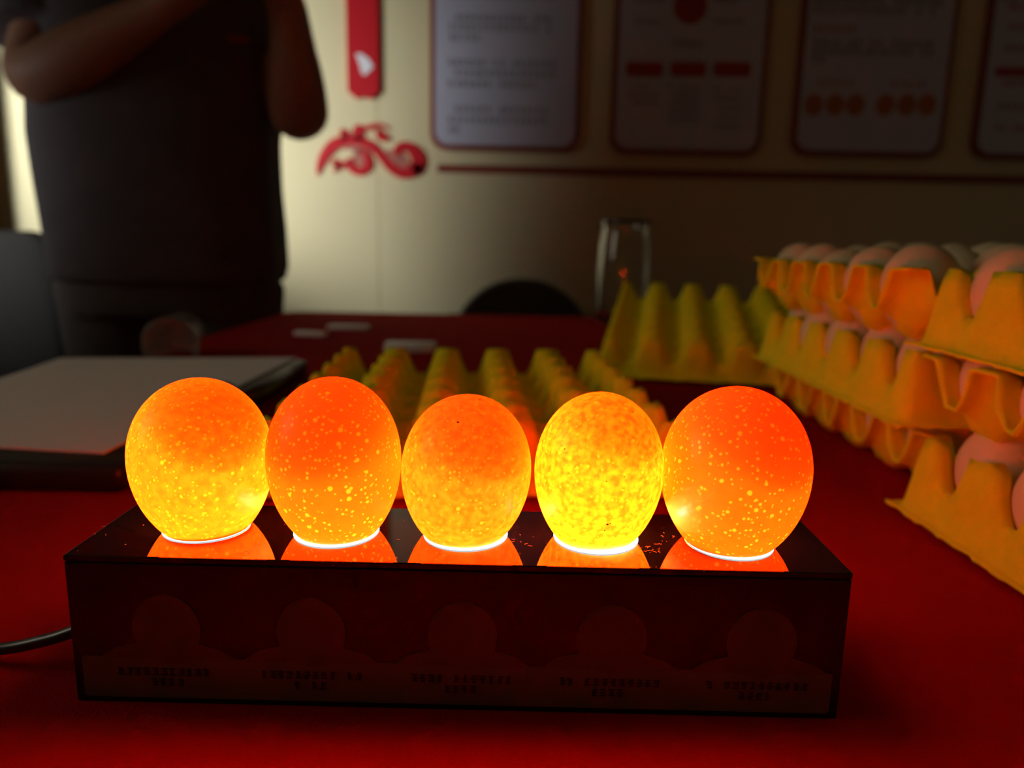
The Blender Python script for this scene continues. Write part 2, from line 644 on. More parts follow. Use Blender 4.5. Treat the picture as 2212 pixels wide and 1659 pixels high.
# ------------------------------------------------------------------ table
TX0, TX1, TY0, TY1 = -.462, 1.35, -.35, 1.51
tb = empty('table', ((TX0 + TX1) / 2, .6, FLOOR_Z))
tag(tb, 'long table under the red cloth', 'table')


def tpart(name, bm_, m):
    bmesh.ops.transform(bm_, matrix=Matrix.Translation((-(TX0 + TX1) / 2, -.6, -FLOOR_Z)), verts=bm_.verts)
    return obj(name, bm_, m, tb)


tpart('tabletop', box(bmesh.new(), (TX0 + .012, TY0 + .012, -.03), (TX1 - .012, TY1 - .012, -.003), .004), M_wood)
for x in (TX0 + .07, TX1 - .07):
    for y in (TY0 + .07, TY1 - .07):
        tpart('leg', box(bmesh.new(), (x - .025, y - .025, FLOOR_Z), (x + .025, y + .025, -.03), .004), M_wood)
bm = bmesh.new()
rr = .05


def cloth_ring(off, z, wav=0):
    pts = rrect(TX0 - off, TX1 + off, TY0 - off, TY1 + off, rr + off, 8)
    out = []
    N_ = len(pts)
    res = []
    for i in range(N_):
        a, b = Vector(pts[i]), Vector(pts[(i + 1) % N_])
        n = max(1, int((b - a).length / .03))
        for k in range(n): res.append(a.lerp(b, k / n))
    c = Vector(((TX0 + TX1) / 2, (TY0 + TY1) / 2))
    s = 0
    for i, p in enumerate(res):
        s += (res[i] - res[i - 1]).length if i else 0
        d = (p - c).normalized()
        p = p + d * wav * .014 * (math.sin(s * 42) + .6 * math.sin(s * 23 + 1))
        out.append(bm.verts.new((p.x, p.y, z)))
    return out


rings = [cloth_ring(-.006, 0), cloth_ring(-.002, -.0012), cloth_ring(0, -.005), cloth_ring(.003, -.06, .3), cloth_ring(.012, -.2, 1), cloth_ring(.02, -.42, 1.6)]
bm.faces.new(rings[0])
for a, b in zip(rings, rings[1:]):
    for k in range(len(a)): bm.faces.new((a[k], a[(k + 1) % len(a)], b[(k + 1) % len(b)], b[k]))
cl = obj('tablecloth', bm, M_cloth)
tag(cl, 'plain red cloth covering the whole table', 'tablecloth')

# ------------------------------------------------------------------ candling box
BX0, BX1, BY0, BY1, BZ = -.1378, .1062, .2135, .2608, .05
box_root = empty('egg_candler', ((BX0 + BX1) / 2, (BY0 + BY1) / 2, 0), R(-.4))
tag(box_root, 'long glossy black egg candling lamp box with five lit holes', 'candling lamp')
BI = Matrix.Translation((-(BX0 + BX1) / 2, -(BY0 + BY1) / 2, 0))


def bpart(name, bm_, m, smooth=False, parent=None):
    bmesh.ops.transform(bm_, matrix=BI, verts=bm_.verts)
    return obj(name, bm_, m, parent or box_root, smooth)


box_body = bpart('body', box(bmesh.new(), (BX0 + .0001, BY0 + .0001, .0), (BX1 - .0001, BY1 - .0001, BZ - .0022), .0005), M_black)
# dusty, scratched glossy top
M_top = mat('black_acrylic_top', (.004, .0035, .003), .02, ior=1.6)
nt = M_top.node_tree
pb = nt.nodes['Principled BSDF']
tc = nt.nodes.new('ShaderNodeTexCoord')
vo = nt.nodes.new('ShaderNodeTexVoronoi')
vo.inputs['Scale'].default_value = 420
nt.links.new(tc.outputs['Object'], vo.inputs['Vector'])
sep = nt.nodes.new('ShaderNodeSeparateColor')
nt.links.new(vo.outputs['Color'], sep.inputs[0])
mr = nt.nodes.new('ShaderNodeMapRange')
mr.inputs['From Min'].default_value = .80
mr.inputs['To Max'].default_value = .13
nt.links.new(sep.outputs[0], mr.inputs['Value'])
lt = nt.nodes.new('ShaderNodeMath')
lt.operation = 'LESS_THAN'
nt.links.new(vo.outputs['Distance'], lt.inputs[0])
nt.links.new(mr.outputs[0], lt.inputs[1])
mx = nt.nodes.new('ShaderNodeMix')
mx.data_type = 'RGBA'
mx.inputs[6].default_value = (.004, .0035, .003, 1)
mx.inputs[7].default_value = (.5, .45, .4, 1)
nt.links.new(lt.outputs[0], mx.inputs[0])
nt.links.new(mx.outputs[2], pb.inputs['Base Color'])
mr2 = nt.nodes.new('ShaderNodeMapRange')
mr2.inputs['To Min'].default_value = .02
mr2.inputs['To Max'].default_value = .8
nt.links.new(lt.outputs[0], mr2.inputs['Value'])
nt.links.new(mr2.outputs[0], pb.inputs['Roughness'])
box_top = bpart('top_panel', box(bmesh.new(), (BX0, BY0, BZ - .002), (BX1, BY1, BZ), .0004, 2), M_top)
# dust fibres lying on the top panel
rnd = random.Random(11)
bm = bmesh.new()
for cxp, cyp, n in ((1410, 1185, 16), (1425, 1165, 10), (1130, 1170, 8), (215, 1165, 4), (845, 1180, 4), (560, 1185, 5)):
    for k in range(n):
        p = on_z(cxp + rnd.gauss(0, 16), cyp + rnd.gauss(0, 12), BZ)
        if not (BX0 < p.x < BX1 and BY0 < p.y < BY1): continue
        a = rnd.uniform(0, 6.28)
        l = rnd.uniform(.0003, .0016)
        bend = rnd.uniform(-1.5, 1.5)
        pts = [(p.x + math.cos(a + bend * t) * l * t, p.y + math.sin(a + bend * t) * l * t, BZ + .0001) for t in (0, .5, 1)]
        tube(bm, pts, .00005, 4)
M_dust = mat('dust', (.7, .6, .5), .8)
dust = bpart('dust_fibres', bm, M_dust)
tag(dust, 'pale dust specks on the black top', kind='stuff')


def egg_profile(h, w, n=28, asym=.075):
    """blunt end up, tip at z=0"""
    out = []
    for k in range(n + 1):
        t = math.pi * k / n
        z = h / 2 - h / 2 * math.cos(t)
        r_ = w / 2 * math.sin(t) * (1 + asym * -math.cos(t) * .9) / (1 + .012)
        out.append((max(r_, 0), z))
    return out


# pixel data of the five candled eggs: centre x, y of the crescent's front, width (m), top height z, tilt
LENS_R = .0136
EGGS = [
    dict(px=410, base=1171, w=.0462, top=.1016, tx=0, ty=-3.5, yolk=(.0055, -.0058, .0325, .0165),
         lab='candled egg glowing orange, red blotch above a yellow lower right side', cfg=((.90, .040, .0008), (1.0, .105, .002), 760, .42, .3, 420, 0)),
    dict(px=706, base=1181, w=.0446, top=.1031, tx=0, ty=-1.5, yolk=(-.001, -.0050, .0285, .0165),
         lab='evenly orange candled egg with pale dots, touching the red-blotched egg', cfg=((.72, .024, .0004), (1.0, .078, .002), 700, .46, .05, 300, 0)),
    dict(spots=((989, 912, .0005), (1037, 864, .0005), (1000, 902, .0002)), px=1000, base=1187, w=.0437, top=.0981, tx=0, ty=3, yolk=(.0030, -.0050, .0285, .0160),
         lab='middle candled egg of the five, orange with two dark dots on top', cfg=((.84, .027, .0005), (1.0, .070, .002), 760, .40, .5, 420, .16)),
    dict(spots=((1312, 1133, .0005), (1306, 1146, .0003), (1318, 1131, .0003), (1367, 890, .0003), (1220, 970, .0003), (1409, 1083, .0003), (1310, 1040, .00025), (1349, 1030, .00025)), px=1296, base=1194, w=.0432, top=.0999, tx=0, ty=2, yolk=(.0035, -.0045, .0320, .0145),
         lab='brightest yellow mottled candled egg, second from the right', cfg=((.92, .042, .0008), (1.0, .115, .002), 640, .40, .75, 480, .18)),
    dict(px=1600, base=1205, w=.0486, top=.1030, tx=0, ty=2, yolk=(.0040, -.0055, .0310, .0180),
         lab='largest candled egg, red orange, at the right end of the box', cfg=((.72, .019, .0003), (1.0, .066, .002), 700, .44, .05, 300, 0)),
]
M_spot = mat('dark_spot', (.06, .012, .004), .8)
cutters = bmesh.new()
ncut = 0
WELL = .0045
for i, e in enumerate(EGGS):
    p = on_z(e['px'], e['base'], BZ)
    c = Vector((p.x, p.y + LENS_R * .985, BZ))
    # lamp well under the egg: dark hole, white liner, lit lens at its bottom and a glowing gasket around the rim
    lathe(cutters, [(0, -WELL - .0015), (LENS_R, -WELL - .0015), (LENS_R, .004), (0, .004)], 40, None)
    cutters.verts.ensure_lookup_table()
    for v in cutters.verts[ncut:]: v.co += c
    ncut = len(cutters.verts)
    b_ = lathe(bmesh.new(), [(LENS_R - .0007, -.0001), (LENS_R - .0001, -.0001), (LENS_R - .0001, -WELL - .0012), (LENS_R - .0007, -WELL - .0012), (LENS_R - .0007, -.0001)], 40, Matrix.Translation(c))
    bpart('well_liner', b_, M_well)
    b_ = lathe(bmesh.new(), [(0, -WELL - .0010), (LENS_R - .0018, -WELL - .0010), (LENS_R - .0018, -WELL), (0, -WELL)], 28, Matrix.Translation(c))
    tag(bpart('lamp_lens', b_, M_lens), 'white lit lamp lens')
    al = bpy.data.lights.new('lamp_light', 'AREA')
    al.shape = 'DISK'
    al.size = 2 * (LENS_R - .0018)
    al.energy = LENS_POWER * math.pi ** 2 * (LENS_R - .0018) ** 2
    al.color = (1, .93, .82)
    alo = bpy.data.objects.new('lamp_light', al)
    COL.objects.link(alo)
    alo.parent = box_root
    alo.location = BI @ (c + Vector((0, 0, -WELL + .0003)))
    alo.rotation_euler = (math.pi, 0, 0)
    ring = [(LENS_R + .0002 + .0005 * math.cos(t), .0002 + .0005 * math.sin(t)) for t in [2 * math.pi * k / 10 for k in range(11)]]
    b_ = lathe(bmesh.new(), ring, 64, Matrix.Translation(c))
    bmesh.ops.remove_doubles(b_, verts=b_.verts, dist=1e-6)
    tag(bpart('gasket', b_, M_gasket, True), 'glowing white ring around the lamp hole')
    er = empty('candled_egg', (c.x, c.y, BZ + .0004))
    tag(er, e['lab'], 'egg', 'five candled eggs on the lamp box')
    sink = .0067
    H = e['top'] - BZ - .0004 + sink
    b_ = lathe(bmesh.new(), egg_profile(H, e['w'], 56), 96)
    T = Matrix.Translation((0, 0, -sink + H / 2)) @ Matrix.Rotation(R(e['ty']), 4, 'Y') @ Matrix.Rotation(R(e['tx']), 4, 'X') @ Matrix.Translation((0, 0, -H / 2))
    bmesh.ops.transform(b_, matrix=T, verts=b_.verts)
    bmesh.ops.bisect_plane(b_, geom=list(b_.verts) + list(b_.edges) + list(b_.faces), plane_co=(0, 0, 0), plane_no=(0, 0, 1), clear_inner=True)
    cfg = e['cfg']
    ms = shell_mat('eggshell_%s' % ['red', 'even', 'dotted', 'mottled', 'large'][i], cfg[0], cfg[1], cfg[2], cfg[3], cfg[4], cfg[5], cfg[6], i * .37)
    shell = obj('shell', b_, ms, er, True)
    # dark spots on the shell surface
    bvh = BVHTree.FromPolygons([v.co for v in shell.data.vertices], [tuple(p.vertices) for p in shell.data.polygons])
    for px, py, rad in e.get('spots', ()):
        d = (on_y(px, py, 1) - CAM).normalized()
        hit, nrm_, _, _ = bvh.ray_cast(CAM - er.location, d)
        if hit is None: continue
        sb = bmesh.new()
        bmesh.ops.create_icosphere(sb, subdivisions=1, radius=rad)
        bmesh.ops.transform(sb, matrix=Matrix.Translation(hit) @ nrm_.to_track_quat('Z', 'Y').to_matrix().to_4x4() @ Matrix.Diagonal((1, rnd.uniform(.6, 1), .3, 1)), verts=sb.verts)
        obj('dark_spot', sb, M_spot, shell, True)
    y = e['yolk']
    b_ = bmesh.new()
    bmesh.ops.create_uvsphere(b_, u_segments=24, v_segments=14, radius=y[3])
    bmesh.ops.transform(b_, matrix=Matrix.Translation(y[:3]), verts=b_.verts)
    obj('yolk', b_, M_yolk, er, True)

bmesh.ops.transform(cutters, matrix=BI, verts=cutters.verts)
cut_o = obj('well_cutter', cutters, None, box_root)
for t in (box_body, box_top):
    bo = t.modifiers.new('wells', 'BOOLEAN')
    bo.operation, bo.solver, bo.object = 'DIFFERENCE', 'EXACT', cut_o
bpy.context.view_layer.update()
dg = bpy.context.evaluated_depsgraph_get()
for t in (box_body, box_top):
    nm = bpy.data.meshes.new_from_object(t.evaluated_get(dg))
    t.modifiers.clear()
    t.data = nm
bpy.data.objects.remove(cut_o)
# printed front of the box
FY = BY0 + .0001


def boxface(px, py):
    q = on_y(px, py, FY)
    return q.x, q.z


bm = bmesh.new()
ZB = .0160
plate(bm, rrect(BX0 + .003, BX1 - .003, .002, ZB, .001, 2), FY - .0002, FY + .0001)
band = bpart('label_band', bm, M_labelband)
for px in (365, 675, 1000, 1320, 1640):
    x, _ = boxface(px, 1440)
    bm = bmesh.new()
    n = 24
    pts = []
    # pedestal with shoulders and an egg outline on it
    plate(bm, [(x - .022, ZB - .0005), (x + .022, ZB - .0005), (x + .017, ZB + .003), (x + .010, ZB + .005), (x - .010, ZB + .005), (x - .017, ZB + .003)], FY - .00025, FY + .0001)
    bpart('pedestal_print', bm, M_labelegg)
    bm = bmesh.new()
    plate(bm, [(x + .0109 * math.cos(2 * math.pi * k / n) * (1 - .0 * k), ZB + .0098 + .0118 * math.sin(2 * math.pi * k / n)) for k in range(n)], FY - .0003, FY + .0001)
    bpart('egg_print', bm, M_labelegg)
    bm = bmesh.new()
    glyph_row(bm, x - .0165, x + .0165, .0112, .0026, FY - .0005, FY - .00015, rnd)
    tag(bpart('caption_line', bm, M_labelink, parent=band), kind='stuff')
    bm = bmesh.new()
    glyph_row(bm, x - .006, x + .006, .0076, .0026, FY - .0005, FY - .00015, rnd)
    tag(bpart('caption_line', bm, M_labelink, parent=band), kind='stuff')
# power cord
c0 = Vector((BX0 + .0005, .231, .0165))
bm = bmesh.new()
cp = spline([c0, c0 + Vector((-.008, 0, -.001)), (-.158, .2325, .0105), (-.178, .2345, .0052), (-.21, .236, .0027), (-.28, .230, .0024), (-.36, .20, .0024), (-.44, .15, .0024)], 8)
tube(bm, cp, .0021, 12)
cd = obj('power_cord', bm, M_cord, None, True)
tag(cd, 'black power cord leading off the left end of the lamp box', 'cord')

# ------------------------------------------------------------------ egg trays
P = .0485
rt = random.Random(5)


def sstep(a, b, x):
    t = min(1, max(0, (x - a) / (b - a)))
    return t * t * (3 - 2 * t)


def tray_mesh(name, nx, ny, kind):
    """moulded pulp tray: posts at the cell corners, cups between; kind 'flange' slopes to a low rim, 'rim' ends in a high lip"""
    S_ = 10
    if kind == 'flange':
        marg = [-.0125, -.0105, -.0085, -.006, -.004, -.002]
    else:
        marg = [-.0055, -.003]
    xs = marg + [P * i / S_ for i in range(nx * S_ + 1)] + [nx * P - m_ for m_ in reversed(marg)]
    ys = marg + [P * i / S_ for i in range(ny * S_ + 1)] + [ny * P - m_ for m_ in reversed(marg)]
    verts, faces = [], []
    W, D = nx * P, ny * P
    for j, y in enumerate(ys):
        for i, x in enumerate(xs):
            qx, qy = min(max(x, 0), W), min(max(y, 0), D)
            cx_ = .5 + .5 * math.cos(2 * math.pi * qx / P)
            cy_ = .5 + .5 * math.cos(2 * math.pi * qy / P)
            h = .003 + .018 * max(cx_ ** 1.3, cy_ ** 1.3) + .024 * sstep(.09, .70, cx_ * cy_)
            ex = max(-x, x - W, 0)
            ey = max(-y, y - D, 0)
            e_ = math.hypot(ex, ey)
            if e_ > 0:
                if kind == 'flange':
                    h = .004 + (h - .004) * (1 - sstep(.0, .0095, e_) ** .8)
                else:
                    h = h * .97 + .0006
            on_edge = i in (0, len(xs) - 1) or j in (0, len(ys) - 1)
            jx = rt.uniform(-.0012, .0012) if on_edge else rt.uniform(-.0003, .0003)
            jy = rt.uniform(-.0012, .0012) if on_edge else rt.uniform(-.0003, .0003)
            verts.append((x - W / 2 + jx, y - D / 2 + jy, max(h + rt.uniform(-.0004, .0004), .0018)))
    nX = len(xs)
    for j in range(len(ys) - 1):
        for i in range(nX - 1):
            a = j * nX + i
            faces.append((a, a + 1, a + nX + 1, a + nX))
    me = bpy.data.meshes.new(name)
    me.from_pydata(verts, [], faces)
    me.materials.append(M_pulp)
    for p in me.polygons: p.use_smooth = True
    return me


ME_F = tray_mesh('egg_tray_flange', 5, 6, 'flange')
ME_R = tray_mesh('egg_tray_rim', 6, 5, 'rim')
ME_FW = tray_mesh('egg_tray_flange_wide', 6, 5, 'flange')
ME_RL = tray_mesh('egg_tray_rim_long', 5, 6, 'rim')


def tray(me, loc, rz, label, group, rx=0):
    o = link('egg_tray', me)
    o.location = loc
    o.rotation_euler = (rx, 0, rz)
    s = o.modifiers.new('thick', 'SOLIDIFY')
    s.thickness = .0017
    s.offset = 0
    return tag(o, label, 'egg tray', group)


tray(ME_F, (-.030, .563, 0), R(3.5), 'empty yellow pulp egg tray lying flat right behind the candled eggs', 'empty egg trays')
th = R(-11.5)
tray(ME_F, (.2515, .925, .0258), th, 'empty yellow egg tray propped at a slant in front of the glass jar', 'empty egg trays', R(8.8))
tray(ME_F, (.352, 1.197, 0), R(-9), 'empty yellow egg tray under the far end of the slanted tray', 'empty egg trays')

DZ = .0465
me_egg = None
b_ = lathe(bmesh.new(), egg_profile(.053, .0425, 26), 32)
bmesh.ops.recalc_face_normals(b_, faces=b_.faces)
me_egg = bpy.data.meshes.new('brown_egg')
b_.to_mesh(me_egg)
b_.free()
for p in me_egg.polygons: p.use_smooth = True
me_egg.materials.append(M_brownegg)
rg = random.Random(21)


def put_egg(x, y, z, label, group):
    o = link('brown_egg', me_egg)
    o.location = (x, y, z)
    s = rg.uniform(.96, 1.05)
    o.scale = (s, s, s * rg.uniform(.98, 1.03))
    o.rotation_euler = (rg.uniform(-.1, .1), rg.uniform(-.1, .1), rg.uniform(0, 6))
    tag(o, label, 'egg', group)


LAY = ('bottom', 'middle', 'top')
ORD = ('nearest', 'second nearest', 'third nearest', 'fourth nearest', 'farthest')
# far stack: rim trays (6 x 5), flange tray between
FAR_X = (.239, .229, .216)
for k in range(3):
    x0, yc = FAR_X[k], .535
    me = ME_FW if k == 1 else ME_R
    tray(me, (x0 + 3 * P, yc, k * DZ), R((.6, -.5, .4)[k]), '%s yellow egg tray of the farther, dimmer stack' % LAY[k], 'trays of eggs stacked at the right')
    for cxi in range(6 if k == 2 else 1):
        for r_ in range(5):
            x, y = x0 + (cxi + .5) * P, yc + (r_ - 2) * P
            if cxi == 0:
                lab = 'brown egg on the left side of the farther stack, %s tray, %s' % (LAY[k], ORD[r_])
            else:
                if 1106 + F_PX * x / (y + .02) > 2290: continue
                lab = 'brown egg, top tray of farther stack, %s row in from the left, %s' % (('second', 'third', 'fourth', 'fifth', 'sixth')[cxi - 1], ORD[r_])
            put_egg(x, y, k * DZ + .0045, lab, 'brown eggs of the farther stack' if cxi == 0 else 'inner eggs of the farther stack')
NEAR_X, NEAR_Y = (.235, .232, .230), (.402, .400, .398)
for k in range(3):
    x0, y1 = NEAR_X[k], NEAR_Y[k]
    me = ME_RL if k == 1 else ME_F
    tray(me, (x0 + 2.5 * P, y1 - 3 * P, k * DZ), R((1.2, 0, -.6)[k]), '%s yellow egg tray of the nearer stack at the right picture edge' % LAY[k], 'trays of eggs stacked at the right')
    for r_ in range(2):
        for cxi in range(2):
            if cxi == 1 and r_ == 1: continue
            x, y = x0 + (cxi + .5) * P, y1 - (r_ + .5) * P
            lab = 'brown egg in the %s tray of the nearer stack, %s' % (LAY[k], ('at its far left corner', 'next to the right picture edge')[r_] if cxi == 0 else 'behind the corner egg')
            put_egg(x, y, k * DZ + .0045, lab, 'brown eggs of the nearer stack')

# ------------------------------------------------------------------ things on the table
CZ = .018
bm = box(bmesh.new(), (-.47, .405, .0005), (-.222, .797, CZ), .006, 3)
ca = obj('document_case', bm, M_case, None, True)
tag(ca, 'black leather document case lying under the white sheet', 'document case')
bm = bmesh.new()
pp = [on_z(x, y, CZ + .002) for x, y in ((640, 772), (130, 773), (-60, 838), (-95, 962), (0, 964), (225, 976))]
n0 = [bm.verts.new((p.x, p.y, CZ + .0004)) for p in pp]
n1 = [bm.verts.new((p.x, p.y, CZ + .0020)) for p in pp]
bm.faces.new(n0[::-1])
bm.faces.new(n1)
for k in range(len(pp)): bm.faces.new((n0[k], n0[(k + 1) % len(pp)], n1[(k + 1) % len(pp)], n1[k]))
tag(obj('paper_sheets', bm, M_paper), 'large white sheets of paper lying on the black case', 'paper')

bm = bmesh.new()
tube(bm, spline([on_z(x, y, z) for x, y, z in ((452, 880, .021), (472, 850, .024), (492, 842, .030), (520, 862, .024), (560, 845, .028), (600, 822, .026), (628, 806, .008), (640, 802, .005))], 6), (.006), 10)
tag(obj('strap', bm, M_case, None, True), 'dark strap bunched up along the right edge of the paper', 'strap')

# glass tumbler lying on its side, mouth to the camera
bm = lathe(bmesh.new(), [(0, 0), (.022, 0), (.0245, .002), (.0325, .066), (.0332, .068), (.0320, .068), (.0312, .064), (.0228, .006), (.021, .0045), (0, .0045)], 48)
g = obj('glass_tumbler', bm, M_cup, None, True)
g.matrix_world = Matrix.Translation((-.425, .955, .0262)) @ Matrix.Rotation(R(9), 4, 'Z') @ Matrix.Rotation(R(97.5), 4, 'X')
tag(g, 'small clear glass tumbler lying on its side beyond the paper', 'glass')
# glass jar
bm = lathe(bmesh.new(), [(0, 0), (.042, 0), (.047, .004), (.049, .02), (.050, .10), (.048, .15), (.044, .165), (.044, .180), (.0465, .188), (.045, .190),
                         (.0415, .181), (.0415, .165), (.0455, .150), (.0475, .10), (.0465, .02), (.044, .008), (0, .008)], 56)
j = obj('glass_jar', bm, M_glass, None, True)
j.location = (.205, 1.40, .0003)
tag(j, 'tall clear glass jar standing beside the black chair back', 'jar')
# packets
for px0, px1, py, dep, hgt, rz, lab in ((828, 940, 764, .035, .012, 2, 'small white packet, closest of the three to the empty egg tray'),
                                       (703, 795, 714, .026, .007, -2, 'small white packet, farthest back of the three on the cloth'),
                                       (627, 705, 728, .016, .007, -16, 'small white packet lying askew, leftmost of the three')):
    a, b = on_z(px0, py, 0), on_z(px1, py, 0)
    w = min(b.x - a.x, .08)
    bm = box(bmesh.new(), (-w / 2, 0, 0), (w / 2, dep, hgt), .002, 2)
    o = obj('white_packet', bm, M_packet, None, True)
    o.location = ((a.x + b.x) / 2, (a.y + b.y) / 2, .0004)
    o.rotation_euler = (0, 0, R(rz))
    tag(o, lab, 'packet', 'white packets on the red cloth')


# ------------------------------------------------------------------ chairs
def rounded_back(w, z0, z1, r_, th_, bow=.03):
    """upholstered shell: rounded outline in x,z, bowed back"""
    b2 = bmesh.new()
    o = rrect(-w / 2, w / 2, z0, z1, r_, 10)
    cx_, cz_ = 0, (z0 + z1) / 2
    lv = []
    for f, yy in ((.93, -th_ / 2), (1, -th_ * .2), (1, th_ * .2), (.93, th_ / 2)):
        lv.append([b2.verts.new((cx_ + (x - cx_) * f, yy + bow * (2 * x / w) ** 2 * -1, cz_ + (z - cz_) * f)) for x, z in o])
    for a, b in zip(lv, lv[1:]):
        for k in range(len(a)): b2.faces.new((a[k], a[(k + 1) % len(a)], b[(k + 1) % len(b)], b[k]))
    b2.faces.new(lv[0])
    b2.faces.new(lv[-1])
    return b2


def chair(name, loc, rz, top, w, m, label, r_=.13):
    e = empty(name, loc, rz)
    tag(e, label, 'chair')
    obj('backrest', rounded_back(w, .52, top, r_, .05), m, e, True)
    obj('seat', box(bmesh.new(), (-w / 2, -.46, .42), (w / 2, -.02, .47), .02, 3), m, e, True)
    for sx in (-1, 1):
        for y, z1 in ((-.42, .42), (-.03, .42)):
            b2 = bmesh.new()
            tube(b2, [(sx * (w / 2 - .03), y, z1), (sx * (w / 2 - .01), y + (.03 if y > -.2 else -.02), 0)], .011, 10)
            obj('leg', b2, M_metal, e, True)
        b2 = bmesh.new()
        tube(b2, [(sx * .12, -.06, .45), (sx * .12, .02, .46), (sx * .12, .025, .60)], .011, 10)
        obj('back_bar', b2, M_metal, e, True)
    return e


chair('chair', (.022, 2.02, FLOOR_Z), 0, .799, .385, M_chairblack, 'black chair with a rounded back beyond the far table edge', .185)
chair('chair', (-1.245, 1.80, FLOOR_Z), R(-18), .900, .48, M_chairgrey, 'grey upholstered chair at the left picture edge behind the standing person', .12)

# ------------------------------------------------------------------ person
PYD = 1.54
per = empty('person', (-.70, PYD, FLOOR_Z))
tag(per, 'person in dark short-sleeved shirt standing beside the table with both arms raised', 'person')


def pw(px, py, Y):
    """photo point at depth Y, local to the person"""
    return on_y(px, py, Y) - Vector((-.70, PYD, FLOOR_Z))


eL = pw(66, 178, 1.40)
wL = pw(395, -8, 1.30)
eR = pw(654, 282, 1.47)
wR = pw(612, -40, 1.34)
sL = Vector((-.20, .02, 1.40))
sR = Vector((.185, .02, 1.40))
V, E_, RAD = [], [], []


def jv(co, r_, parent=None):
    V.append(Vector(co))
    RAD.append(r_ if isinstance(r_, tuple) else (r_, r_))
    if parent is not None: E_.append((parent, len(V) - 1))
    return len(V) - 1


pel = jv((0, 0, .95), (.155, .115))
bel = jv((0, -.01, 1.10), (.16, .125), pel)
che = jv((0, 0, 1.28), (.17, .12), bel)
nek0 = jv((0, .01, 1.42), (.10, .085), che)
nek = jv((0, 0, 1.50), .058, nek0)
hd0 = jv((0, -.02, 1.56), (.068, .08), nek)
hd1 = jv((0, -.025, 1.64), (.078, .098), hd0)
hd2 = jv((0, -.02, 1.71), (.06, .075), hd1)
for s, el, wr in ((sL, eL, wL), (sR, eR, wR)):
    a = jv(s, .068, nek0)
    b = jv(s.lerp(el, .55), .053, a)
    c = jv(el, (.058, .056), b)
    c2 = jv(el.lerp(wr, .35), (.056, .054), c)
    d = jv(el.lerp(wr, .8), (.035, .030), c2)
    wv = jv(wr, (.029, .024), d)
    dirn = (wr - el).normalized()
    palm = jv(wr + dirn * .06, (.038, .018), wv)
    side = dirn.cross(Vector((0, -1, 0))).normalized()
    for q, ln_ in ((-1.5, .058), (-.5, .07), (.5, .075), (1.5, .066)):
        f0 = jv(wr + dirn * .09 + side * q * .018, .0092, palm)
        f1 = jv(V[f0] + dirn * ln_ * .5 + Vector((0, -.008, 0)), .0088, f0)
        jv(V[f1] + dirn * ln_ * .35 + Vector((0, -.03, 0)), .008, f1)
    t0 = jv(wr + dirn * .03 - side * .04 + Vector((0, -.012, 0)), .011, wv)
    jv(V[t0] + dirn * .035 - side * .018 + Vector((0, -.015, 0)), .009, t0)
for s in (-1, 1):
    hp = jv((s * .095, 0, .86), (.085, .09), pel)
    kn = jv((s * .105, -.01, .48), .058, hp)
    cf = jv((s * .108, .015, .33), .055, kn)
    an = jv((s * .11, .02, .09), .036, cf)
    hl = jv((s * .11, .01, .045), .038, an)
    jv((s * .125, -.15, .03), (.04, .025), hl)
me = bpy.data.meshes.new('body')
me.from_pydata([tuple(v) for v in V], E_, [])
body = link('body', me, M_skin, per)
sk = body.modifiers.new('skin', 'SKIN')
for i, d in enumerate(me.skin_vertices[0].data):
    d.radius = RAD[i]
    d.use_root = (i == 0)
body.modifiers.new('sub', 'SUBSURF').render_levels = 2
sk.use_smooth_shade = True


def cloth_remesh(o, vox, sm=6):
    r_ = o.modifiers.new('remesh', 'REMESH')
    r_.mode = 'VOXEL'
    r_.voxel_size = vox
    r_.use_smooth_shade = True
    s_ = o.modifiers.new('smooth', 'SMOOTH')
    s_.factor = .5
    s_.iterations = sm


def loft(bm_, rings, seg=48, fold=0):
    """rings: (z, cx, cy, rx, ry)"""
    vr = []
    for z, cx_, cy_, rx, ry in rings:
        row = []
        for k in range(seg):
            a = 2 * math.pi * k / seg
            w = 1 + fold * (math.sin(a * 9 + z * 5) * .5 + math.sin(a * 5 - z * 9) * .5) * max(0, min(1, (1.35 - z) / .3))
            ca_, sa_ = math.cos(a), math.sin(a)
            ex = 2.5
            q = (abs(ca_) ** ex + abs(sa_) ** ex) ** (-1 / ex)
            row.append(bm_.verts.new((cx_ + rx * w * q * ca_, cy_ + ry * w * q * sa_, z)))
        vr.append(row)
    for a, b in zip(vr, vr[1:]):
        for k in range(seg): bm_.faces.new((a[k], a[(k + 1) % seg], b[(k + 1) % seg], b[k]))
    bm_.faces.new(vr[0])
    bm_.faces.new(vr[-1])


def side_x(px, py):
    return pw(px, py, PYD - .02).x


rings = []
for py, pl, pr in ((605, 128, 598), (572, 124, 606), (490, 112, 602), (400, 98, 594), (300, 84, 590), (220, 78, 598), (120, 90, 606), (20, 110, 606)):
    z = pw(350, py, PYD - .02).z
    xa, xb = side_x(pl, py), side_x(pr, py)
    rings.append((z, (xa + xb) / 2, -.005, (xb - xa) / 2, .155 if py < 300 else .165))
rings += [(1.40, -.005, .01, .205, .12), (1.455, 0, .015, .13, .085), (1.485, 0, .01, .075, .07)]
bm = bmesh.new()
loft(bm, rings, 64, .014)
tube(bm, [sL + Vector((.05, 0, .0)), sL.lerp(eL, .3), sL.lerp(eL, .66)], [.095, .088, .080], 20)
tube(bm, [sR + Vector((-.05, 0, .0)), sR.lerp(eR, .3), sR.lerp(eR, .56)], [.092, .080, .070], 20)
sh = obj('shirt', bm, M_shirt, per)
cloth_remesh(sh, .007, 4)
bm = bmesh.new()
lp = pw(512, 82, PYD - .165)
plate(bm, rrect(-.018, .018, -.006, .006, .004, 3), -.002, .006)
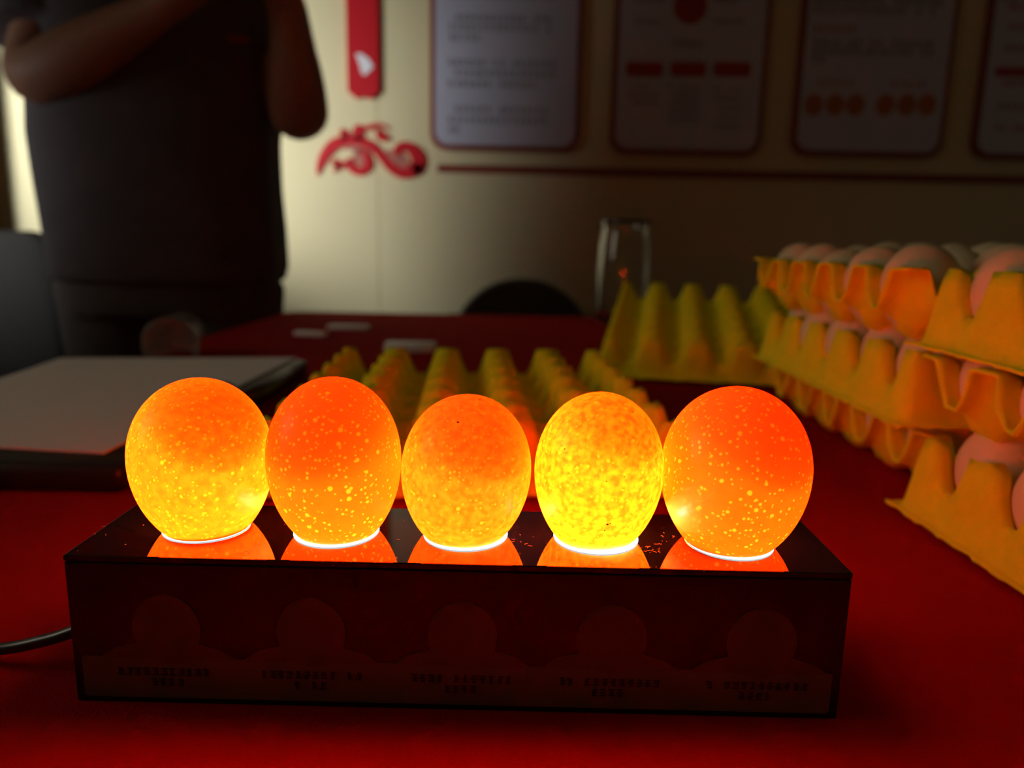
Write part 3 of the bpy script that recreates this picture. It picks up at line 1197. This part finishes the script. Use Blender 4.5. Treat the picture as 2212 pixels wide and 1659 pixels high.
lg = obj('chest_logo', bm, mat('logo_red', (.28, .03, .02), .7), sh)
lg.location = lp + Vector((0, .005, 0))
bm = bmesh.new()
hx0, hx1 = side_x(140, 640), side_x(588, 640)
hc = (hx0 + hx1) / 2
loft(bm, [(.74, hc, 0, (hx1 - hx0) / 2 * .98, .14), (.80, hc, 0, (hx1 - hx0) / 2, .15), (.90, hc, 0, (hx1 - hx0) / 2 * .97, .145)], 48, .01)
for s in (-1, 1):
    tube(bm, [(hc + s * .115, 0, .80), (hc + s * .112, -.01, .48), (s * .112, .01, .08)], [.115, .09, .075], 20)
tr = obj('trousers', bm, M_trouser, per)
cloth_remesh(tr, .01, 4)
for s in (-1, 1):
    bm = box(bmesh.new(), (s * .118 - .048, -.20, 0), (s * .118 + .048, .075, .085), .03, 4)
    obj('shoe', bm, M_blackplastic, per, True)
# head details: hair, ears, nose, eyes, mouth (above the picture edge)
bm = bmesh.new()
bmesh.ops.create_uvsphere(bm, u_segments=24, v_segments=14, radius=1)
bmesh.ops.bisect_plane(bm, geom=list(bm.verts) + list(bm.edges) + list(bm.faces), plane_co=(0, -.1, .05), plane_no=(0, .75, .66), clear_inner=True)
bmesh.ops.transform(bm, matrix=Matrix.Translation((0, -.012, 1.655)) @ Matrix.Diagonal((.088, .108, .118, 1)), verts=bm.verts)
obj('hair', bm, M_hair, per, True)
for s in (-1, 1):
    bm = bmesh.new()
    bmesh.ops.create_uvsphere(bm, u_segments=12, v_segments=8, radius=1)
    bmesh.ops.transform(bm, matrix=Matrix.Translation((s * .08, -.015, 1.63)) @ Matrix.Diagonal((.009, .018, .03, 1)), verts=bm.verts)
    obj('ear', bm, M_skin, per, True)
    bm = bmesh.new()
    bmesh.ops.create_uvsphere(bm, u_segments=12, v_segments=8, radius=.011)
    bmesh.ops.transform(bm, matrix=Matrix.Translation((s * .031, -.112, 1.645)), verts=bm.verts)
    obj('eye', bm, M_white, per, True)
bm = bmesh.new()
tube(bm, [(0, -.115, 1.645), (0, -.135, 1.605), (0, -.118, 1.598)], [.007, .013, .009], 10)
obj('nose', bm, M_skin, per, True)
bm = box(bmesh.new(), (-.022, -.112, 1.567), (.022, -.095, 1.576), .003, 2)
obj('mouth', bm, mat('lips', (.3, .1, .08), .5), per, True)
